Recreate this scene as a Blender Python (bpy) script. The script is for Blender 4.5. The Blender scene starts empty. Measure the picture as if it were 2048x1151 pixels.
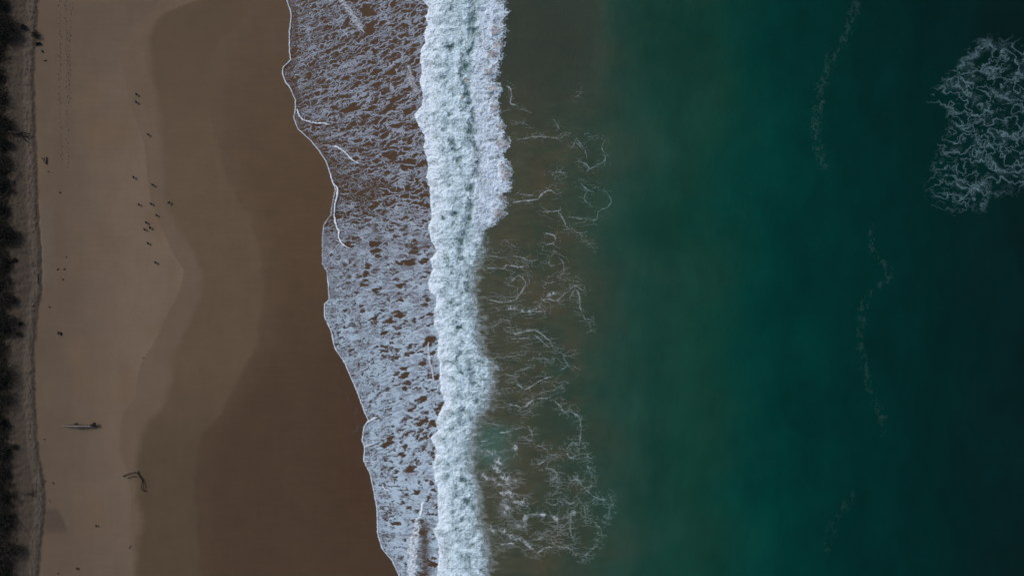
import bpy, math, random
import numpy as np
from mathutils import Vector, Matrix

random.seed(7)
rng = np.random.default_rng(11)
scene = bpy.context.scene
col = scene.collection

# ------------------------------------------------------------------ camera, sky, sun, exposure
S = 0.07                      # metres of beach per photograph pixel at sea level
CAM_H = 95.5                  # drone height above the sea
cam_d = bpy.data.cameras.new('camera')
cam = bpy.data.objects.new('camera', cam_d)
col.objects.link(cam)
cam.location = (0, 0, CAM_H)
cam_d.sensor_width = 36
cam_d.lens = 36 * CAM_H / (2048 * S)
cam_d.clip_end = 3000
scene.camera = cam

SUN_EL = math.radians(42)
SUN_DIR = Vector((-0.75, 0.66, 0)).normalized()
world = bpy.data.worlds.new('World')
scene.world = world
world.use_nodes = True
wn = world.node_tree
bg = wn.nodes['Background']
sky = wn.nodes.new('ShaderNodeTexSky')
sky.sky_type = 'NISHITA'
sky.sun_disc = False
sky.sun_elevation = SUN_EL
sky.sun_rotation = math.atan2(SUN_DIR.x, SUN_DIR.y)
sky.dust_density = 3.0
wn.links.new(sky.outputs[0], bg.inputs[0])
bg.inputs[1].default_value = 0.112
sun_d = bpy.data.lights.new('sun', 'SUN')
sun_d.energy = 1.8
sun_d.angle = math.radians(8)
sun_d.color = (1.0, 0.95, 0.88)
sun = bpy.data.objects.new('sun', sun_d)
col.objects.link(sun)
ld = Vector((-SUN_DIR.x * math.cos(SUN_EL), -SUN_DIR.y * math.cos(SUN_EL), -math.sin(SUN_EL)))
sun.rotation_euler = ld.to_track_quat('-Z', 'Y').to_euler()
sun.location = (-60, 50, 60)
vs = scene.view_settings
vs.view_transform = 'Standard'
vs.look = 'None'
vs.exposure = 0.0
vs.gamma = 1.0
vs.use_curve_mapping = False
scene.render.film_transparent = False
scene.cycles.transparent_max_bounces = 12

# ------------------------------------------------------------------ helpers: noise, curves, meshes
KR, KG, KB = 0.86, 0.90, 1.0    # light on level ground, per channel (colour seen = albedo * this)


def lin(c):
    c = np.asarray(c, float) / 255.0
    return np.where(c <= 0.04045, c / 12.92, ((c + 0.055) / 1.055) ** 2.4)


def A(r, g, b):
    """albedo of a matt surface that looks (r, g, b) in this light"""
    return lin((r, g, b)) / np.array((KR, KG, KB))


def hash2(ix, iy, seed):
    h = (ix.astype(np.int64) * 374761393 + iy.astype(np.int64) * 668265263 + seed * 1442695041) & 0xFFFFFFFF
    h = ((h ^ (h >> 13)) * 1274126177) & 0xFFFFFFFF
    return (h ^ (h >> 16)) & 0xFFFF


def perlin(x, y, seed=0):
    x, y = np.broadcast_arrays(np.asarray(x, float), np.asarray(y, float))
    x0, y0 = np.floor(x), np.floor(y)
    fx, fy = x - x0, y - y0
    u, v = fx * fx * fx * (fx * (fx * 6 - 15) + 10), fy * fy * fy * (fy * (fy * 6 - 15) + 10)

    def g(dx, dy):
        a = hash2(x0 + dx, y0 + dy, seed) * (2 * math.pi / 65536.0)
        return np.cos(a) * (fx - dx) + np.sin(a) * (fy - dy)
    a, b, c, d = g(0, 0), g(1, 0), g(0, 1), g(1, 1)
    return ((a + u * (b - a)) + v * ((c + u * (d - c)) - (a + u * (b - a)))) * 1.5


def fbm(x, y, seed=0, octaves=4, gain=0.5):
    s, a, f, t = 0, 1.0, 1.0, 0
    for k in range(octaves):
        s = s + a * perlin(x * f + 17.3 * k, y * f - 9.1 * k, seed + k)
        t += a
        a *= gain
        f *= 2.03
    return s / t


def holes(x, y, seed, share, r0, r1):
    """distance to the rim of round holes scattered one to a cell (negative inside), in cells"""
    ix, iy = np.floor(x), np.floor(y)
    out = np.full(x.shape, 9.0)
    for dx in (-1, 0, 1):
        for dy in (-1, 0, 1):
            cx, cy = ix + dx, iy + dy
            ax, ay = hash2(cx, cy, seed) / 65536.0, hash2(cx, cy, seed + 77) / 65536.0
            q = hash2(cx, cy, seed + 191) / 65536.0
            d = np.hypot(cx + ax - x, cy + ay - y) - (r0 + (r1 - r0) * (q / share) ** 1.5)
            out = np.minimum(out, np.where(q < share, d, 9.0))
    return out


def net(x, y, sx, sy, seed, rough=0.35):
    """distance in pixels to the nearest thread of a meandering net (zero lines of a noise)"""
    n = perlin(x / sx, y / sy, seed) + rough * perlin(x / sx * 2.1 + 5, y / sy * 2.1, seed + 1) + 0.45 * rough * perlin(x / sx * 4.3, y / sy * 4.3 + 3, seed + 2)
    a, b = np.gradient(n)
    g = np.hypot(a, b)
    return np.abs(n) / np.maximum(g, 0.30 * g.mean())


def sstep(a, b, x):
    t = np.clip((x - a) / (b - a), 0, 1)
    return t * t * (3 - 2 * t)


def mixc(c0, c1, t):
    return c0 + (c1 - c0) * np.asarray(t)[..., None]


def curve(pts):
    pts = sorted(pts, key=lambda p: p[1])
    ys = np.array([p[1] for p in pts], float)
    xs = np.array([p[0] for p in pts], float)
    return lambda y: np.interp(y, ys, xs)


def rank(f):
    s = np.sort(f.ravel()[::7])
    return np.searchsorted(s, f) / len(s)


def smooth_line(pts, n=4):
    """Catmull-Rom through the points"""
    p = np.array(pts, float)
    if len(p) < 3:
        return p
    q = np.vstack([2 * p[0] - p[1], p, 2 * p[-1] - p[-2]])
    out = []
    for i in range(1, len(q) - 2):
        for k in range(n):
            t = k / n
            out.append(0.5 * ((2 * q[i]) + (-q[i - 1] + q[i + 1]) * t + (2 * q[i - 1] - 5 * q[i] + 4 * q[i + 1] - q[i + 2]) * t * t
                              + (-q[i - 1] + 3 * q[i] - 3 * q[i + 1] + q[i + 2]) * t ** 3))
    out.append(q[-2])
    return np.array(out)


def line_dist(XX, YY, x0, y0, pts, reach, out=None):
    """distance of every raster point (1 px raster that starts at x0, y0) to a polyline, and the way along it 0..1"""
    D = np.full(XX.shape, 1e3)
    T = np.zeros(XX.shape)
    p = smooth_line(pts)
    seg = np.hypot(*(p[1:] - p[:-1]).T)
    tot, run = seg.sum(), 0
    for (a, b, l) in zip(p[:-1], p[1:], seg):
        lo = np.minimum(a, b) - reach
        hi = np.maximum(a, b) + reach
        i0, i1 = max(0, int(lo[1] - y0)), min(XX.shape[0], int(hi[1] - y0) + 2)
        j0, j1 = max(0, int(lo[0] - x0)), min(XX.shape[1], int(hi[0] - x0) + 2)
        if i1 > i0 and j1 > j0 and l > 1e-6:
            dx, dy = XX[i0:i1, j0:j1] - a[0], YY[i0:i1, j0:j1] - a[1]
            t = np.clip((dx * (b[0] - a[0]) + dy * (b[1] - a[1])) / (l * l), 0, 1)
            d = np.hypot(dx - t * (b[0] - a[0]), dy - t * (b[1] - a[1]))
            m = d < D[i0:i1, j0:j1]
            D[i0:i1, j0:j1][m] = d[m]
            T[i0:i1, j0:j1][m] = ((run + t * l) / tot)[m]
        run += l
    return D, T


def at(px, py, z):
    """the place of height z that the survey photograph shows at pixel (px, py)"""
    k = S * (1 - np.asarray(z) / CAM_H)
    return (px - 1024) * k, (575.5 - py) * k


def grid_mesh(name, PX, PY, Z, mat, keep=None, floats=None, colors=None):
    """PX, PY pixel positions, Z heights, all (rows, cols); quads whose keep is False are left out"""
    R, C = Z.shape
    X, Y = at(PX, PY, Z)
    idx = np.arange(R * C).reshape(R, C)
    q = np.stack([idx[:-1, :-1], idx[1:, :-1], idx[1:, 1:], idx[:-1, 1:]], -1)
    q = q[keep] if keep is not None else q.reshape(-1, 4)
    used, inv = np.unique(q, return_inverse=True)
    q = inv.reshape(-1, 4)
    co = np.stack([X.ravel(), Y.ravel(), Z.ravel()], -1)[used]
    me = bpy.data.meshes.new(name)
    me.vertices.add(len(co))
    me.vertices.foreach_set('co', co.astype(np.float32).ravel())
    me.loops.add(len(q) * 4)
    me.loops.foreach_set('vertex_index', q.astype(np.int32).ravel())
    me.polygons.add(len(q))
    me.polygons.foreach_set('loop_start', np.arange(0, len(q) * 4, 4, dtype=np.int32))
    me.polygons.foreach_set('use_smooth', np.ones(len(q), bool))
    me.update(calc_edges=True)
    for k, v in (floats or {}).items():
        a = me.attributes.new(k, 'FLOAT', 'POINT')
        a.data.foreach_set('value', v.ravel()[used].astype(np.float32))
    for k, v in (colors or {}).items():
        a = me.attributes.new(k, 'FLOAT_COLOR', 'POINT')
        c = np.ones((len(used), 4), np.float32)
        c[:, :3] = v.reshape(-1, 3)[used]
        a.data.foreach_set('color', c.ravel())
    me.materials.append(mat)
    o = bpy.data.objects.new(name, me)
    col.objects.link(o)
    return o


class MB:
    """collects tubes and faces and links them as one mesh object"""
    def __init__(self):
        self.v, self.f = [], []

    def tube(self, pts, radii, n=7, squash=1.0, wob=0.0):
        pts = [Vector(p) for p in pts]
        base = len(self.v)
        for i, p in enumerate(pts):
            d = (pts[min(i + 1, len(pts) - 1)] - pts[max(i - 1, 0)]).normalized()
            up = Vector((0, 0, 1)) if abs(d.z) < 0.9 else Vector((1, 0, 0))
            a = d.cross(up).normalized()
            b = a.cross(d).normalized()
            for k in range(n):
                t = 2 * math.pi * k / n
                r = radii[i] * (1 + random.uniform(-wob, wob))
                self.v.append(p + a * math.cos(t) * r + b * math.sin(t) * r * squash)
        for i in range(len(pts) - 1):
            for k in range(n):
                a0, a1 = base + i * n + k, base + i * n + (k + 1) % n
                self.f.append((a0, a1, a1 + n, a0 + n))
        self.f.append(tuple(base + k for k in reversed(range(n))))
        self.f.append(tuple(base + (len(pts) - 1) * n + k for k in range(n)))
        return self

    def leaf(self, p, d, side, L, W):
        b = len(self.v)
        self.v += [p, p + d * L * 0.5 + side * W, p + d * L, p + d * L * 0.5 - side * W]
        self.f.append((b, b + 1, b + 2, b + 3))

    def build(self, name, mat, parent=None, smooth=True):
        me = bpy.data.meshes.new(name)
        me.from_pydata([tuple(v) for v in self.v], [], self.f)
        me.materials.append(mat)
        if smooth:
            me.polygons.foreach_set('use_smooth', [True] * len(me.polygons))
        me.update()
        o = bpy.data.objects.new(name, me)
        col.objects.link(o)
        if parent:
            o.parent = parent
        return o


def tag(o, label=None, cat=None, group=None, kind=None):
    for k, v in (('label', label), ('category', cat), ('group', group), ('kind', kind)):
        if v:
            o[k] = v
    return o


def empty(name, loc, label, cat, group=None, rz=0):
    o = bpy.data.objects.new(name, None)
    o.empty_display_size = 0.2
    col.objects.link(o)
    o.location = loc
    o.rotation_euler = (0, 0, rz)
    return tag(o, label, cat, group)


# ------------------------------------------------------------------ materials
class NT:
    def __init__(self, name):
        self.m = bpy.data.materials.new(name)
        self.m.use_nodes = True
        self.t = self.m.node_tree
        self.p = self.t.nodes['Principled BSDF']
        self.out = self.t.nodes['Material Output']

    def n(self, typ, **kw):
        nd = self.t.nodes.new('ShaderNode' + typ)
        for k, v in kw.items():
            setattr(nd, k, v)
        return nd

    def l(self, a, b):
        self.t.links.new(a, b)

    def attr(self, name):
        return self.n('Attribute', attribute_name=name)

    def noise(self, scale, detail=4, rough=0.55, stretch=None):
        tc = self.n('NewGeometry')
        nz = self.n('TexNoise')
        nz.inputs['Scale'].default_value = scale
        nz.inputs['Detail'].default_value = detail
        nz.inputs['Roughness'].default_value = rough
        src = tc.outputs['Position']
        if stretch:
            mp = self.n('Mapping')
            mp.inputs['Scale'].default_value = stretch
            self.l(src, mp.inputs[0])
            src = mp.outputs[0]
        self.l(src, nz.inputs['Vector'])
        return nz.outputs['Fac']

    def maprange(self, src, a, b, c, d):
        mr = self.n('MapRange')
        for i, v in enumerate((a, b, c, d)):
            mr.inputs[i + 1].default_value = v
        self.l(src, mr.inputs[0])
        return mr.outputs[0]

    def math(self, op, a, b):
        m = self.n('Math', operation=op)
        for i, s in enumerate((a, b)):
            if isinstance(s, (int, float)):
                m.inputs[i].default_value = s
            else:
                self.l(s, m.inputs[i])
        return m.outputs[0]

    def scale_color(self, color, fac):
        v = self.n('VectorMath', operation='SCALE')
        self.l(color, v.inputs[0])
        self.l(fac, v.inputs['Scale'])
        return v.outputs[0]

    def bump(self, h, strength, dist):
        b = self.n('Bump')
        b.inputs['Strength'].default_value = strength
        b.inputs['Distance'].default_value = dist
        self.l(h, b.inputs['Height'])
        self.l(b.outputs[0], self.p.inputs['Normal'])


def mat_sand():
    t = NT('sand')
    g = t.math('MULTIPLY', t.maprange(t.noise(9.0, 6, 0.7), 0.3, 0.7, 0.93, 1.07), t.maprange(t.noise(0.35, 5, 0.6), 0.3, 0.7, 0.95, 1.05))
    g = t.math('MULTIPLY', g, t.maprange(t.noise(0.9, 4, 0.6, (0.25, 2.0, 1)), 0.3, 0.7, 0.975, 1.025))
    t.l(t.scale_color(t.attr('tone').outputs['Color'], g), t.p.inputs['Base Color'])
    t.l(t.maprange(t.attr('wet').outputs['Fac'], 0, 1, 0.95, 0.5), t.p.inputs['Roughness'])
    t.p.inputs['Specular IOR Level'].default_value = 0.12
    t.bump(t.noise(5.0, 6, 0.7), 0.5, 0.03)
    return t.m


def mat_water():
    t = NT('sea_water')
    g = t.maprange(t.noise(0.22, 5, 0.6), 0.3, 0.7, 0.94, 1.06)
    t.l(t.scale_color(t.attr('tone').outputs['Color'], g), t.p.inputs['Base Color'])
    t.p.inputs['Roughness'].default_value = 0.3
    t.p.inputs['Specular IOR Level'].default_value = 0.2
    t.p.inputs['IOR'].default_value = 1.33
    t.bump(t.noise(1.1, 5, 0.6, (1.0, 0.45, 1)), 0.35, 0.12)
    return t.m


def mat_foam(name, rough=0.75, bump=0.4):
    t = NT(name)
    g = t.maprange(t.noise(14.0, 4, 0.7), 0.3, 0.7, 0.93, 1.05)
    t.l(t.scale_color(t.attr('tone').outputs['Color'], g), t.p.inputs['Base Color'])
    t.p.inputs['Roughness'].default_value = rough
    t.p.inputs['Specular IOR Level'].default_value = 0.2
    if bump:
        t.bump(t.noise(9.0, 5, 0.65), bump, 0.04)
    tr = t.n('BsdfTransparent')
    mx = t.n('MixShader')
    t.l(t.attr('film').outputs['Fac'], mx.inputs[0])
    t.l(tr.outputs[0], mx.inputs[1])
    t.l(t.p.outputs[0], mx.inputs[2])
    t.l(mx.outputs[0], t.out.inputs[0])
    return t.m


def mat_plain(name, c0, c1, scale=6.0, rough=0.85, stretch=None, bump=0.0):
    t = NT(name)
    f = t.maprange(t.noise(scale, 5, 0.65, stretch), 0.33, 0.67, 0, 1)
    mx = t.n('Mix', data_type='RGBA')
    mx.inputs[6].default_value = (*c0, 1)
    mx.inputs[7].default_value = (*c1, 1)
    t.l(f, mx.inputs[0])
    t.l(mx.outputs[2], t.p.inputs['Base Color'])
    t.p.inputs['Roughness'].default_value = rough
    t.p.inputs['Specular IOR Level'].default_value = 0.25
    if bump:
        t.bump(t.noise(scale * 2, 5, 0.65, stretch), bump, 0.03)
    return t.m


M_SAND, M_WATER = mat_sand(), mat_water()
M_FOAM, M_BREAK = mat_foam('thin_foam'), mat_foam('whitewater', 0.85, 0.35)
M_LEAF = mat_plain('scrub_leaves', (0.006, 0.007, 0.005), (0.026, 0.027, 0.020), 3.0, 0.9)
M_LEAF2 = mat_plain('dry_scrub_leaves', (0.012, 0.010, 0.008), (0.042, 0.036, 0.030), 3.0, 0.9)
M_BARK = mat_plain('bark', (0.018, 0.014, 0.011), (0.045, 0.037, 0.030), 8.0, 0.9)
M_GREYWOOD = mat_plain('bleached_wood', (0.07, 0.063, 0.056), (0.20, 0.18, 0.165), 3.0, 0.8, (0.6, 9, 9), 0.5)
M_DARKWOOD = mat_plain('wet_dark_wood', (0.008, 0.007, 0.006), (0.03, 0.025, 0.02), 8.0, 0.85)
M_WEED = mat_plain('kelp', (0.006, 0.005, 0.004), (0.022, 0.017, 0.012), 12.0, 0.6)
M_BIRD = mat_plain('black_feathers', (0.006, 0.006, 0.006), (0.016, 0.015, 0.015), 20.0, 0.7)
M_BEAK = mat_plain('beak', (0.10, 0.03, 0.015), (0.14, 0.04, 0.02), 20.0, 0.5)

# ------------------------------------------------------------------ lines of the shore, in photograph pixels
FRONT = curve([(574, 0), (583, 29), (579, 62.5), (579, 104), (581.7, 120), (566, 135.5), (564.8, 146), (571, 164), (579, 173), (591, 200.7),
               (591, 216), (588, 234.6), (596, 258), (618, 277.6), (635, 297), (652, 321.7), (661, 348), (665, 363), (671, 378), (669, 387), (664, 413),
               (662.5, 428.6), (648, 449), (645.5, 473), (645.5, 509), (645.5, 527.6), (654.7, 543), (657, 570), (658.6, 599), (649.5, 607),
               (649.5, 633), (662.5, 661.6), (670, 695.5), (691, 726.8), (699.5, 747.6), (714.6, 781.5), (727.6, 818), (736.8, 840),
               (729, 852), (724.4, 878.8), (729.6, 892), (728, 920.6), (741, 946.8), (749, 986), (754.5, 1017), (755.8, 1067), (765, 1096),
               (786, 1122), (799, 1151), (812, 1180), (806, 1210)])
LEFT = curve([(845, 0), (858, 15.6), (850, 34), (855, 49.5), (847.6, 68), (850, 86), (841, 101.7), (839.7, 122.5), (845, 141), (838, 161.6),
              (845, 187.7), (843.6, 211), (828, 229), (837, 253), (850, 273.7), (846, 297), (856.7, 327), (852.8, 355.6), (859, 376.5),
              (860.6, 405), (862, 433.8), (855.4, 457), (863, 483), (873.6, 501.6), (859, 519.8), (865.8, 538), (856.7, 559), (857, 581),
              (873.6, 594), (868.4, 620), (867, 648.6), (877.5, 674.7), (873.6, 706), (879, 729.5), (879, 758), (881.4, 781.6), (889, 805),
              (879, 823), (871, 841.5), (875, 860), (860.4, 876), (873.5, 899.7), (865.7, 928.5), (868, 954.6), (876, 978), (873.5, 1012),
              (877.4, 1041), (865.7, 1059), (876, 1085), (877.4, 1111.6), (873.5, 1151)])
RIGHT = curve([(1006.5, 0), (1015.6, 26), (1006.5, 44), (1013, 62.5), (1001, 81), (1004, 112), (996, 130), (997, 146), (988, 161.6),
               (1005, 180), (993.5, 198), (997, 224), (1006.5, 253), (1006.5, 271), (1017, 288), (1004, 308.7), (1019.5, 329.5), (1022, 353),
               (1019.5, 381.6), (1000, 392), (1011.7, 407.7), (1001, 426), (991, 446.8), (967.4, 462), (967.4, 483), (959.6, 514.5),
               (946.6, 540.6), (944, 580), (946.6, 599), (954.4, 640.8), (957, 674.7), (962, 706), (983, 732), (983, 766), (975, 794.5),
               (972.6, 815), (954.4, 833.6), (946.6, 860), (942.8, 902), (940, 936), (950.7, 962.5), (956, 1007), (956, 1043.6),
               (969, 1080), (974, 1111.6), (971.6, 1137.7)])
SCARP = curve([(76, 0), (74, 60), (70, 100), (68, 150), (71, 250), (74, 330), (77, 420), (83, 520), (85, 580), (76, 620), (69, 700), (70, 800),
               (77, 900), (88, 960), (92, 1000), (88, 1050), (81, 1100), (77, 1151)])
DAMP1 = curve([(320, 0), (300, 28), (262, 55), (248, 78), (245, 130), (255, 180), (268, 230), (285, 280), (294, 330), (300, 400), (315, 435), (330, 470),
               (345, 505), (368, 540), (362, 575), (340, 620), (310, 680), (280, 730), (272, 770), (270, 795), (246, 825), (238, 855),
               (240, 910), (255, 945), (262, 990), (262, 1050), (265, 1151)])
DAMP2 = curve([(400, 0), (330, 25), (306, 60), (300, 110), (310, 170), (322, 240), (327, 330), (330, 390), (345, 440), (385, 500), (405, 540),
               (400, 590), (380, 640), (345, 710), (343, 760), (325, 810), (295, 850), (278, 890), (275, 950), (276, 1000), (290, 1040), (278, 1075), (272, 1151)])
DAMP3 = curve([(500, 0), (480, 50), (430, 90), (420, 130), (425, 240), (440, 320), (465, 380), (500, 440), (525, 530), (527, 600), (515, 690), (480, 750),
               (440, 830), (400, 870), (390, 950), (400, 1151)])

# footprints: two people walking along the dune foot
FEET = []
for (x0, x1, side, ph, y1) in ((119, 123, 2.2, 0.0, 330), (132, 138, 2.4, 5.0, 335), (143, 139, 2.0, 2.0, 200)):
    y, k = -30 + ph, 0
    while y < y1:
        t = y / 330
        FEET.append((x0 + (x1 - x0) * t + (side if k % 2 else -side) * 0.5 + random.gauss(0, 0.9) + 1.5 * math.sin(y / 47 + ph), y, random.uniform(0.3, 1.1)))
        y += 6.2 + random.gauss(0, 1.3)
        k += 1


def terrain(px, py):
    e = SCARP(py) + 3.6 * fbm(py / 22, px / 90, 3, 5) + 0.8 * perlin(py / 2.7, px / 20, 5)
    d = px - e
    z = np.interp(px, [-6000, 60, 250, 450, 640, 760, 900, 1200, 2048, 9000], [1.55, 1.5, 1.15, 0.75, 0.3, 0.02, -0.5, -1.5, -5, -25])
    z = z + 0.07 * sstep(2.5, -6, d) * (1 + 1.4 * fbm(py / 12, px / 30, 12)) + 0.14 * sstep(-2, -26, d) + 0.25 * sstep(-20, -75, d)
    z = z + 0.12 * sstep(28, 0, d) * sstep(1.5, 3, d) * sstep(380, 430, py) * sstep(600, 560, py)
    rough = sstep(6, -8, d) * sstep(-75, -3, d)
    z = z + rough * (0.10 * fbm(px / 6, py / 9, 21) + 0.03 * fbm(px / 2.2, py / 2.2, 22, 2))
    z = z + sstep(-15, -60, d) * 0.12 * fbm(px / 10, py / 10, 23)
    z = z + 0.05 * fbm(px / 160, py / 160, 31, 3) * sstep(900, 300, px)
    z = z + 0.006 * np.sin(py * 1.15 + 3 * perlin(px / 40, py / 40, 8)) * sstep(290, 340, px) * sstep(400, 360, px) * sstep(430, 520, py) * sstep(650, 590, py)
    return z


def terrain_z(px, py):
    return float(terrain(np.array([[float(px)]]), np.array([[float(py)]]))[0, 0])


def spot(px, py, dz=0.0):
    """a point standing on the ground where the photograph shows it"""
    z = terrain_z(px, py) + dz
    x, y = at(px, py, z)
    return Vector((float(x), float(y), z))


# ------------------------------------------------------------------ the beach
far_y0, far_y1 = [-6000, -3000, -1500, -800, -400, -200, -110], [1290, 1400, 1600, 2000, 2700, 4200, 7200]
xs = np.array([-6000, -3000, -1500, -800, -400, -220, -140, -100, -80] + list(np.arange(-64, 178, 1.0)) + list(np.arange(178, 812, 2.5))
              + [815, 830, 860, 900, 1000, 1100, 1300, 1600, 2048, 3000, 5000, 9000], float)
ys = np.array(far_y0 + list(np.arange(-60, 1212, 1.5)) + far_y1, float)
PX, PY = np.meshgrid(xs, ys)
Z = terrain(PX, PY)
foot = np.zeros_like(Z)
for (fx, fy, a) in FEET:
    i0, i1 = np.searchsorted(ys, fy - 6), np.searchsorted(ys, fy + 6)
    j0, j1 = np.searchsorted(xs, fx - 5), np.searchsorted(xs, fx + 5)
    dx, dy = PX[i0:i1, j0:j1] - fx, PY[i0:i1, j0:j1] - fy
    r2 = (dx / 1.2) ** 2 + (dy / 2.0) ** 2
    Z[i0:i1, j0:j1] += a * (-0.06 * np.exp(-r2) + 0.016 * np.exp(-(np.sqrt(r2) - 1.7) ** 2 * 3))
    foot[i0:i1, j0:j1] = np.maximum(foot[i0:i1, j0:j1], a * np.exp(-r2))
e = SCARP(PY) + 3.6 * fbm(PY / 22, PX / 90, 3, 5) + 0.8 * perlin(PY / 2.7, PX / 20, 5)
d = PX - e
wob = 5 * fbm(PX / 35, PY / 35, 41, 4) + 1.0 * perlin(PX / 4, PY / 4, 42)
d1, d2, d3 = PX - DAMP1(PY) - wob * 0.7, PX - DAMP2(PY) - wob * 1.5, PX - DAMP3(PY) - wob * 2
dry_l, dry_r = A(91, 80, 71), A(107, 94, 83)
tone = mixc(np.broadcast_to(dry_l, PX.shape + (3,)), dry_r, sstep(80, 300, PX) * sstep(-100, 350, PY) * sstep(1500, 750, PY))
tone = mixc(tone, A(101, 86, 72), 0.6 * sstep(0.0, 0.5, fbm(PX / 120, PY / 170, 51, 3)))
m1 = sstep(-1.2, 1.8, d1)
tone = mixc(tone, A(97, 84, 73), m1 * 0.9)
m2 = sstep(-12, 10, d2)
tone = mixc(tone, A(89, 76, 62), m2)
tone = mixc(tone, A(80, 67, 53), m2 * sstep(330, 40, PY) * 0.9)
tone = mixc(tone, A(78, 66, 54), m2 * sstep(700, 950, PY) * 0.9)
m3 = sstep(-8, 7, d3)
wetc = mixc(np.broadcast_to(A(79, 64, 49), PX.shape + (3,)), A(72, 58, 46), sstep(480, 900, PY + 0.3 * (PX - 500)))
wetc = mixc(wetc, A(70, 53, 42), 0.7 * sstep(600, 720, PX) * sstep(560, 740, PY) * sstep(1200, 950, PY))
tone = mixc(tone, wetc, m3 * (0.65 + 0.35 * sstep(0, 60, d3)))
# darker patch of sand with a wavering edge beside the dune foot
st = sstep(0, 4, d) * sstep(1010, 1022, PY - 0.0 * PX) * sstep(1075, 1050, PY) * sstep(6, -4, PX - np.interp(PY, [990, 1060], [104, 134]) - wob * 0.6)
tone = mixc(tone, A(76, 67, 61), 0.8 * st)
tone = mixc(tone, A(101, 92, 84), 0.6 * sstep(0, 5, d) * sstep(34, 14, d + wob * 0.7) * sstep(375, 430, PY) * sstep(590, 540, PY))
# dune: grey litter-strewn sand, a paler worn strip above the scarp, darker soil under the scrub
grey = mixc(np.broadcast_to(A(66, 60, 55), PX.shape + (3,)), A(86, 79, 73), sstep(-27, -19, d + 2.5 * fbm(PY / 30, PX / 30, 61)) * (0.75 + 0.5 * fbm(PX / 8, PY / 20, 62)))
grey = mixc(grey, A(48, 42, 39), sstep(0.0, 0.5, fbm(PX / 4, PY / 6, 63, 3)) * sstep(-12, -4, d))
grey = mixc(grey, A(26, 24, 22), sstep(-46, -70, d + 22 * fbm(PX / 14, PY / 14, 64)))
grey = mixc(grey, A(60, 54, 50), 0.8 * sstep(-11, -4, d + 3 * fbm(PX / 9, PY / 14, 67)))
tone = mixc(tone, grey, sstep(3.5, -2.5, d + 3.0 * fbm(PX / 6, PY / 10, 68)))
tone = mixc(tone, A(68, 59, 52), 0.6 * np.clip(foot, 0, 1))
tone = tone * (1 + 0.05 * fbm(PX / 16, PY / 110, 65, 4) + 0.06 * fbm(PX / 70, PY / 6, 66, 3) * m3)[..., None]
wet = np.clip(0.25 * m1 + 0.35 * m2 + 0.4 * m3, 0, 1)
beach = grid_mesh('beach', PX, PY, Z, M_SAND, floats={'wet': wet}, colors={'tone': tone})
tag(beach, 'brown sandy beach from the grassy dune scarp down to the swash', 'beach', kind='structure')


# ------------------------------------------------------------------ the sea
def water_z(px, py):
    return np.maximum(terrain(px, py) + 0.02, 0.0) * sstep(1000, 900, px) + 0.05 * fbm(px / 60, py / 140, 71, 2) * sstep(950, 1100, px)


cs = np.array(list(np.arange(600, 1300, 3.0)) + list(np.arange(1300, 2110, 6.0)) + [2150, 2250, 2450, 2900, 3800, 5500, 9000], float)
ys = np.array(far_y0 + list(np.arange(-60, 1212, 3.0)) + far_y1, float)
CC, PY = np.meshgrid(cs, ys)
PX = CC + (FRONT(PY) - 0.5 - 600) * np.clip(1 - (CC - 600) / 400, 0, 1)
Z = water_z(PX, PY)
wx = PX + 115 * fbm(PX / 170, PY / 170, 81, 4) * sstep(960, 1100, PX) + 14 * fbm(PX / 40, PY / 22, 82, 4) * sstep(960, 1100, PX)
stops = [(560, (74, 58, 45)), (900, (74, 59, 46)), (935, (66, 71, 60)), (1010, (66, 70, 59)),
         (1080, (61, 67, 56)), (1150, (52, 66, 57)), (1210, (42, 66, 58)), (1270, (31, 65, 57)), (1330, (22, 62, 53)), (1390, (17, 59, 50)), (1440, (9, 58, 51)),
         (1500, (4, 57, 52)), (1560, (0, 53, 49)), (1620, (0, 48, 45)), (1720, (0, 43, 41)), (1860, (1, 37, 36)), (1990, (4, 33, 33)), (2100, (4, 28, 28))]
sx = [s[0] for s in stops]
bands0 = fbm(PX / 120, PY / 120, 87, 2)
tone = np.stack([np.interp(wx, sx, [A(*s[1])[k] for s in stops]) for k in range(3)], -1)
tone = tone * (1 + (0.22 * fbm(PX / 42, PY / 11, 88, 4) + 0.10 * fbm(PX / 14, PY / 9, 89, 3)) * sstep(0, 20, PX - RIGHT(PY)) * sstep(1260, 1130, PX))[..., None]
tone = tone * (1 + (0.07 * fbm(PX / 22, PY / 34, 90, 3) + 0.22 * fbm(PX / 70 + 0.5 * bands0, PY / 190, 86, 4)) * sstep(1000, 1250, PX))[..., None]
behind = sstep(10, 60, PX - RIGHT(PY)) * sstep(1230, 1120, PX)
bands = fbm(PX / 90, PY / 14, 83, 4)
tone = mixc(tone, A(76, 70, 58), behind * 0.45 * sstep(-0.05, 0.45, fbm(PX / 75, PY / 55, 84, 4) + 0.25 * bands) * sstep(60, 250, PY))
tone = mixc(tone, A(46, 62, 54), behind * 0.6 * sstep(0.0, 0.5, -fbm(PX / 75, PY / 40, 85, 3) + 0.3 * bands))
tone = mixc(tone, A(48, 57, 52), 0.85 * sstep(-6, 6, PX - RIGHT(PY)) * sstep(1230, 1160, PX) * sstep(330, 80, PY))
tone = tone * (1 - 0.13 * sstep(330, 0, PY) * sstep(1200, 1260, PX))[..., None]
tone = mixc(tone, A(64, 94, 97), sstep(-2, 8, PX - LEFT(PY)) * sstep(10, -22, PX - RIGHT(PY)))
tone = mixc(tone, A(62, 100, 96), 0.6 * sstep(70, 0, np.abs(PX - 985)) * sstep(60, 20, np.abs(PY - 890)))
sea = grid_mesh('sea', PX, PY, Z, M_WATER, colors={'tone': tone})
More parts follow.
